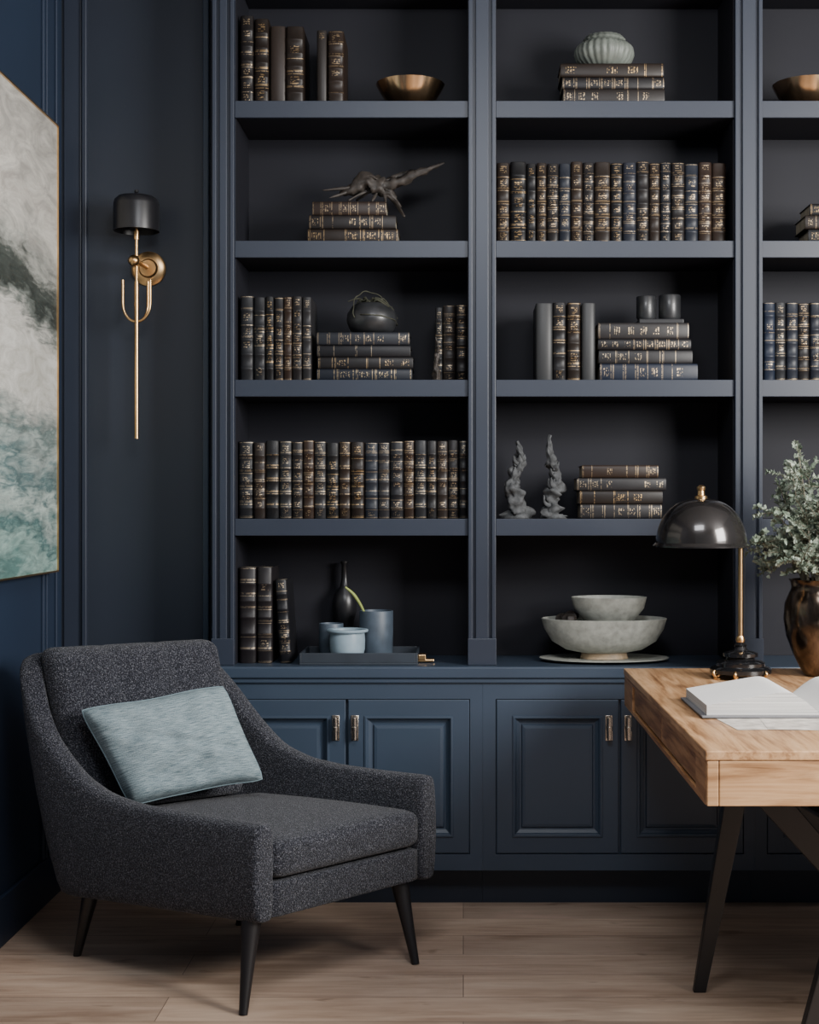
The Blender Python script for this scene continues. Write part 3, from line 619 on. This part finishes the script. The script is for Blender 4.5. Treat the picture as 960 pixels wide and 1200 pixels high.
# vase & foliage
vy=-.411; vx=1.170
pr=[(.001,0),(.058,0),(.068,.012),(.098,.07),(.120,.130),(.128,.185),(.124,.235),(.110,.268),(.102,.285),(.106,.305),(.111,.312),(.105,.313),(.096,.300),(.092,.283),(.100,.262),(.114,.23),(.116,.19),(.10,.13),(.05,.02),(.001,.016)]
mk('vase',G().add(lathe(pr,(vx,vy,zd),72)),'bronze',smooth=True,ang=60,label='dark mottled bronze vase holding grey-green branches',cat='vase')
e=empty('foliage_bouquet',(vx,vy,zd+.02),'grey-green leafy branches arranged in a bronze vase','plant')
random.seed(21)
for k in range(50):
    a=2*math.pi*k/50*3+random.uniform(-.2,.2); sp=random.uniform(.05,.30); ht=random.uniform(.16,.47)
    if sp>.20: ht*=.74
    z0=zd+.29
    base=Vector((vx+.03*math.cos(a),vy+.03*math.sin(a),zd+.05)); nk=Vector((vx+.068*math.cos(a),vy+.068*math.sin(a),z0+.015))
    tip=Vector((vx+sp*math.cos(a),vy+sp*.8*math.sin(a),z0+ht)); mid=(nk+tip)/2+Vector((0,0,.05))
    if k%4==0:
        tip=Vector((vx+(.12+sp*.5)*math.cos(a),vy+(.12+sp*.5)*math.sin(a),z0+random.uniform(0.0,.09))); mid=(nk+tip)/2+Vector((0,0,.07))
    cv=curve([base,nk,mid,tip],8); g=G(); g.add(tube(cv,lerpl([.003,.0026,.002,.001],len(cv)),6),0)
    tw=[cv[9:]]
    for q in range(8):
        i=random.randrange(10,len(cv)-1); d=Vector((random.uniform(-1,1),random.uniform(-1,1),random.uniform(-.1,1))).normalized()
        L=random.uniform(.04,.10); c2=curve([cv[i],cv[i]+d*L*.6,cv[i]+d*L+Vector((0,0,-.008))],6); g.add(tube(c2,lerpl([.0016,.0008],len(c2)),5),0); tw.append(c2)
    for c2 in tw:
        for i in range(1,len(c2)):
            t=(c2[i]-c2[i-1]).normalized()
            for s2 in range(3):
                sd=Vector((random.uniform(-1,1),random.uniform(-1,1),random.uniform(-1,1))); sd=(sd-t*sd.dot(t)).normalized()
                d=(sd+t*.7).normalized(); L=random.uniform(.010,.019); w=L*.30; nn=d.cross(t).normalized(); p=c2[i]+(c2[i-1]-c2[i])*random.random()
                up=nn.cross(d).normalized()*L*.1
                g.add(([p,p+d*L*.35+nn*w+up,p+d*L*.75+nn*w*.8+up,p+d*L,p+d*L*.75-nn*w*.8+up,p+d*L*.35-nn*w+up],[(0,1,2,3),(0,3,4,5)]),1)
    mk('branch',g,['stem','leaf'],e)
# open book and papers
bcx=.925
e=empty('open_book',(bcx,-1.18,zd),'large open book with curved white pages lying on the desk','book')
mk('cover',G().box(.618,bcx*2-.618,-1.370,-.995,zd+.0022,zd+.007),'ink',e,bevel=.001)
for sgn in (-1,1):
    vs=[];n=24; g=G()
    for i in range(n+1):
        u=i/n; x=bcx+sgn*(.001+.292*u); zt=.014+.058*math.sin(min(1,u*2.8)*math.pi/2)*(1-.66*max(0,u-.25)/.75)
        for yy in (-1.357,-1.008): vs+=[(x,yy,zd+.0074),(x,yy,zd+zt)]
    top=[];ed=[]
    for i in range(n):
        a=4*i; top.append((a+1,a+3,a+7,a+5)); ed+=[(a,a+4,a+6,a+2),(a,a+1,a+5,a+4),(a+2,a+6,a+7,a+3)]
    ed+=[(0,2,3,1),(4*n,4*n+1,4*n+3,4*n+2)]
    g.v=vs; g.f=top+ed; g.m=[0]*len(top)+[1]*len(ed); g.uv=[None]*len(g.f)
    mk('page_block',g,['white','pedge'],e,smooth=True,ang=40)
for i,(a,b_,c,d,r) in enumerate(((.66,1.00,-1.54,-1.28,6),(.76,1.15,-1.57,-1.33,-5))):
    mk('paper_sheet',G().box(a,b_,c,d,zd+.0002+i*.0006,zd+.0006+i*.0006),'sheet',rot=(0,0,math.radians(r)),label='loose printed paper sheet lying on the desk',cat='paper',group='loose papers')
# ---------------------------------------------------------------- armchair
F1,F2,K1,K2=Vector((-.59,-1.05)),Vector((-.10,-.53)),Vector((-1.460,-.53)),Vector((-.85,-.13))
def MC(a,d,z):
    s=(a+.36)/.72; t=d/.9
    f=F1+(F2-F1)*s
    k=K1+(K2-K1)*s; p=f+(k-f)*t
    return Vector((p.x,p.y,z))
cc=MC(0,.4,0)
ch=empty('armchair',tuple(cc),'charcoal boucle armchair with curved arms and black tapered legs','armchair')
def interp(tb,x):
    if x<=tb[0][0]: return tb[0][1]
    for (a,b_),(c,d) in zip(tb,tb[1:]):
        if x<=c:
            t=(x-a)/(c-a); return b_+(d-b_)*t
    return tb[-1][1]
def lean(d,z): return .17*(z-.25)/.7*min(1,max(0,(d-.05)/.62))**1.4
ZL=[(0,.522),(.2,.524),(.38,.530),(.48,.548),(.56,.592),(.62,.668),(.665,.762),(.70,.85),(.725,.905),(.745,.935),(.76,.948)]
ZR=[(0,.572),(.15,.573),(.3,.578),(.42,.592),(.52,.628),(.59,.700),(.65,.795),(.69,.86),(.72,.905),(.745,.935),(.76,.948)]
path=[]
hw=.36; bd=.76; rc=.12
n1=18
for i in range(n1): path.append((-hw,(bd-rc)*i/(n1-1),-1,0))
for i in range(1,8):
    a=math.pi/2*i/8; path.append((-hw+rc-rc*math.cos(a),bd-rc+rc*math.sin(a),-math.cos(a),math.sin(a)))
for i in range(9): path.append((-(hw-rc)+2*(hw-rc)*i/8,bd,0,1))
L=path[:n1+7]; path+= [(-p[0],p[1],-p[2],p[3]) for p in L[::-1]]
th=.062
def ring(p,shr=0,fwd=0):
    a,d,na,nd=p; zt=interp(ZL if a<0 else ZR,d); zb=.244-.026*(d/bd)
    r=.020
    sec=[(0,zb+.012),(0,zb+(zt-zb)*.3),(0,zb+(zt-zb)*.6),(0,zt-r),(-r*.3,zt-r*.3),(-r,zt),(-th*.5,zt+.003),(-th+r,zt),(-th+r*.3,zt-r*.3),(-th,zt-r),(-th,zb+(zt-zb)*.6),(-th,zb+(zt-zb)*.3),(-th,zb+.012),(-th+.012,zb),(-.012,zb)]
    cz=(zt+zb)/2; out=[]
    for o,z in sec:
        oc=-th/2
        if shr:
            o=oc+(o-oc)*(1-shr/(th/2)); z=cz+(z-cz)*(1-shr/((zt-zb)/2))
        bulge=.012*math.sin(math.pi*max(0,min(1,(z-zb)/(zt-zb)))) if o>-.01 else 0
        aa=a+na*(o+bulge); dd=d+nd*(o+bulge); dd=dd+lean(d,z)-fwd
        out.append(MC(aa,dd,z))
    return out
rings=[ring(path[0],.015,.016),ring(path[0],.005,.014),ring(path[0],.001,.008)]
for p in path: rings.append(ring(p))
rings+=[ring(path[-1],.001,.008),ring(path[-1],.005,.014),ring(path[-1],.015,.016)]
m_=len(rings[0]); vs=[q for r in rings for q in r]; fs=[]
for i in range(len(rings)-1):
    for k in range(m_):
        j=(k+1)%m_; fs.append((i*m_+k,i*m_+j,(i+1)*m_+j,(i+1)*m_+k))
fs.append(tuple(range(m_))); fs.append(tuple((len(rings)-1)*m_+k for k in range(m_)))
mk('chair_shell',G().add((vs,fs)),'tweed',ch,smooth=True,ang=0,sub=1)
mk('seat_base',G().add(rbox((.297,.335,.053),.014,8,None,lambda p:MC(p.x,.328+p.y,.299+p.z))),'tweed',ch,smooth=True,ang=0)
mk('seat_cushion',G().add(rbox((.296,.330,.058),.036,14,(2,.028,.0),lambda p:MC(p.x,.310+p.y,.413+p.z))),'tweed',ch,smooth=True,ang=0)
def bk(p):
    z=.715+p.z; d=.655+p.y; dent=0
    for ax in (-.095,.095):
        dent+=.009*math.exp(-((p.x-ax)/.012)**2)*max(0,min(1,(p.z+.02)/.15))
    if p.y<0: d+=dent
    z-=.25*dent if p.z>.2 else 0
    return MC(p.x,d+.17*(z-.25)/.7,z)
mk('back_cushion',G().add(rbox((.284,.042,.255),.036,30,(1,.024,.9),bk)),'tweed',ch,smooth=True,ang=0)
def leg(top,foot):
    t,f=Vector(top),Vector(foot); n=8; pts=[f+(t-f)*i/(n-1) for i in range(n)]
    return tube(pts,lerpl([.0125,.020,.031],n),16)
mk('leg',G().add(leg((-.600,-1.00,.262),(-.614,-1.072,0))),'legblk',ch,smooth=True,ang=50)
mk('leg',G().add(leg((-.205,-.56,.262),(-.148,-.623,0))),'legblk',ch,smooth=True,ang=50)
mk('leg',G().add(leg((-1.15,-.60,.262),(-1.22,-.538,0))),'legblk',ch,smooth=True,ang=50)
mk('leg',G().add(leg((-.72,-.26,.262),(-.76,-.20,0))),'legblk',ch,smooth=True,ang=50)
# pillow
def WP(px,py,s): return Vector(((px-543)/s,YS(s),H-(py-593)/s))
TL,TR,BR,BL_=WP(89,830,378),WP(264,800,360),WP(313,915,366),WP(151,947,381)
nrm=(TR-TL).cross(BL_-TL).normalized()
if nrm.y>0: nrm=-nrm
n=44; g=G()
def pp(u,v,sd):
    uu,vv=u*2-1,v*2-1; pin=.050
    us=.5+.5*uu*(1-pin*(1-vv*vv)); vs_=.5+.5*vv*(1-pin*1.5*(1-uu*uu))
    cr=(abs(uu)*abs(vv))**5*.030; us+=-cr*math.copysign(1,uu); vs_+=-cr*math.copysign(1,vv)
    vs_+=.015*noise.noise(Vector((u*4,2.2,.5)))
    p=TL.lerp(TR,us).lerp(BL_.lerp(BR,us),vs_)
    t=.080*((1-uu**4)*(1-vv**4))**.48*(1+.25*noise.noise(Vector((u*3,v*3,1))))
    w=(1-uu**4)*(1-vv**4); t+=.020*noise.noise(Vector((u*6,v*4,4)))*w
    t-=.012*math.exp(-((u*.6+v-.95)/.05)**2)*w+.010*math.exp(-((u*.5-v+.25)/.045)**2)*w
    return p+nrm*t*(sd if sd>=0 else sd*.65)
for sd in (1,-1):
    vs=[pp(i/n,j/n,sd) for j in range(n+1) for i in range(n+1)]; fs=[];uv=[]
    for j in range(n):
        for i in range(n):
            q=(j*(n+1)+i,j*(n+1)+i+1,(j+1)*(n+1)+i+1,(j+1)*(n+1)+i); fs.append(q); uv.append([(k%(n+1)/n,k//(n+1)/n) for k in q])
    g.add((vs,fs),0,uv)
e=empty('throw_pillow',tuple((BL_+BR)/2),'pale blue-grey woven lumbar pillow leaning on the armchair','pillow')
mk('pillow_cover',g,'linen',e,smooth=True,ang=0)
ed=[pp(i/20,0,0) for i in range(20)]+[pp(1,i/12,0) for i in range(12)]+[pp(1-i/20,1,0) for i in range(20)]+[pp(0,1-i/12,0) for i in range(13)]
mk('piping',G().add(tube(ed,.0024,8)),'pipe',e,smooth=True)
# ---------------------------------------------------------------- lights
def area(name,loc,tgt,sx,sy_,en,col):
    l=bpy.data.lights.new(name,'AREA'); l.shape='RECTANGLE'; l.size=sx; l.size_y=sy_; l.energy=en; l.color=col
    o=bpy.data.objects.new(name,l); COL.objects.link(o); o.location=loc
    o.rotation_euler=(Vector(tgt)-Vector(loc)).to_track_quat('-Z','Y').to_euler(); return o
area('window_light',(3.1,-3.1,2.5),(-.3,0,.8),1.4,1.6,335,(1,.97,.93))
area('overhead_fill_light',(.1,-2.9,3.3),(.35,-.1,.3),1.2,.8,60,(.94,.96,1))
w=bpy.data.worlds.new('world'); bpy.context.scene.world=w; w.use_nodes=True
w.node_tree.nodes['Background'].inputs[0].default_value=(.74,.84,1,1); w.node_tree.nodes['Background'].inputs[1].default_value=.19
# ---------------------------------------------------------------- camera
cd=bpy.data.cameras.new('camera'); co=bpy.data.objects.new('camera',cd); COL.objects.link(co)
cd.sensor_width=36; cd.lens=F/1200*36; cd.shift_x=-63/1200; cd.shift_y=-7/1200
co.location=(0,-CY,H); co.rotation_euler=(math.radians(90),0,0)
bpy.context.scene.camera=co
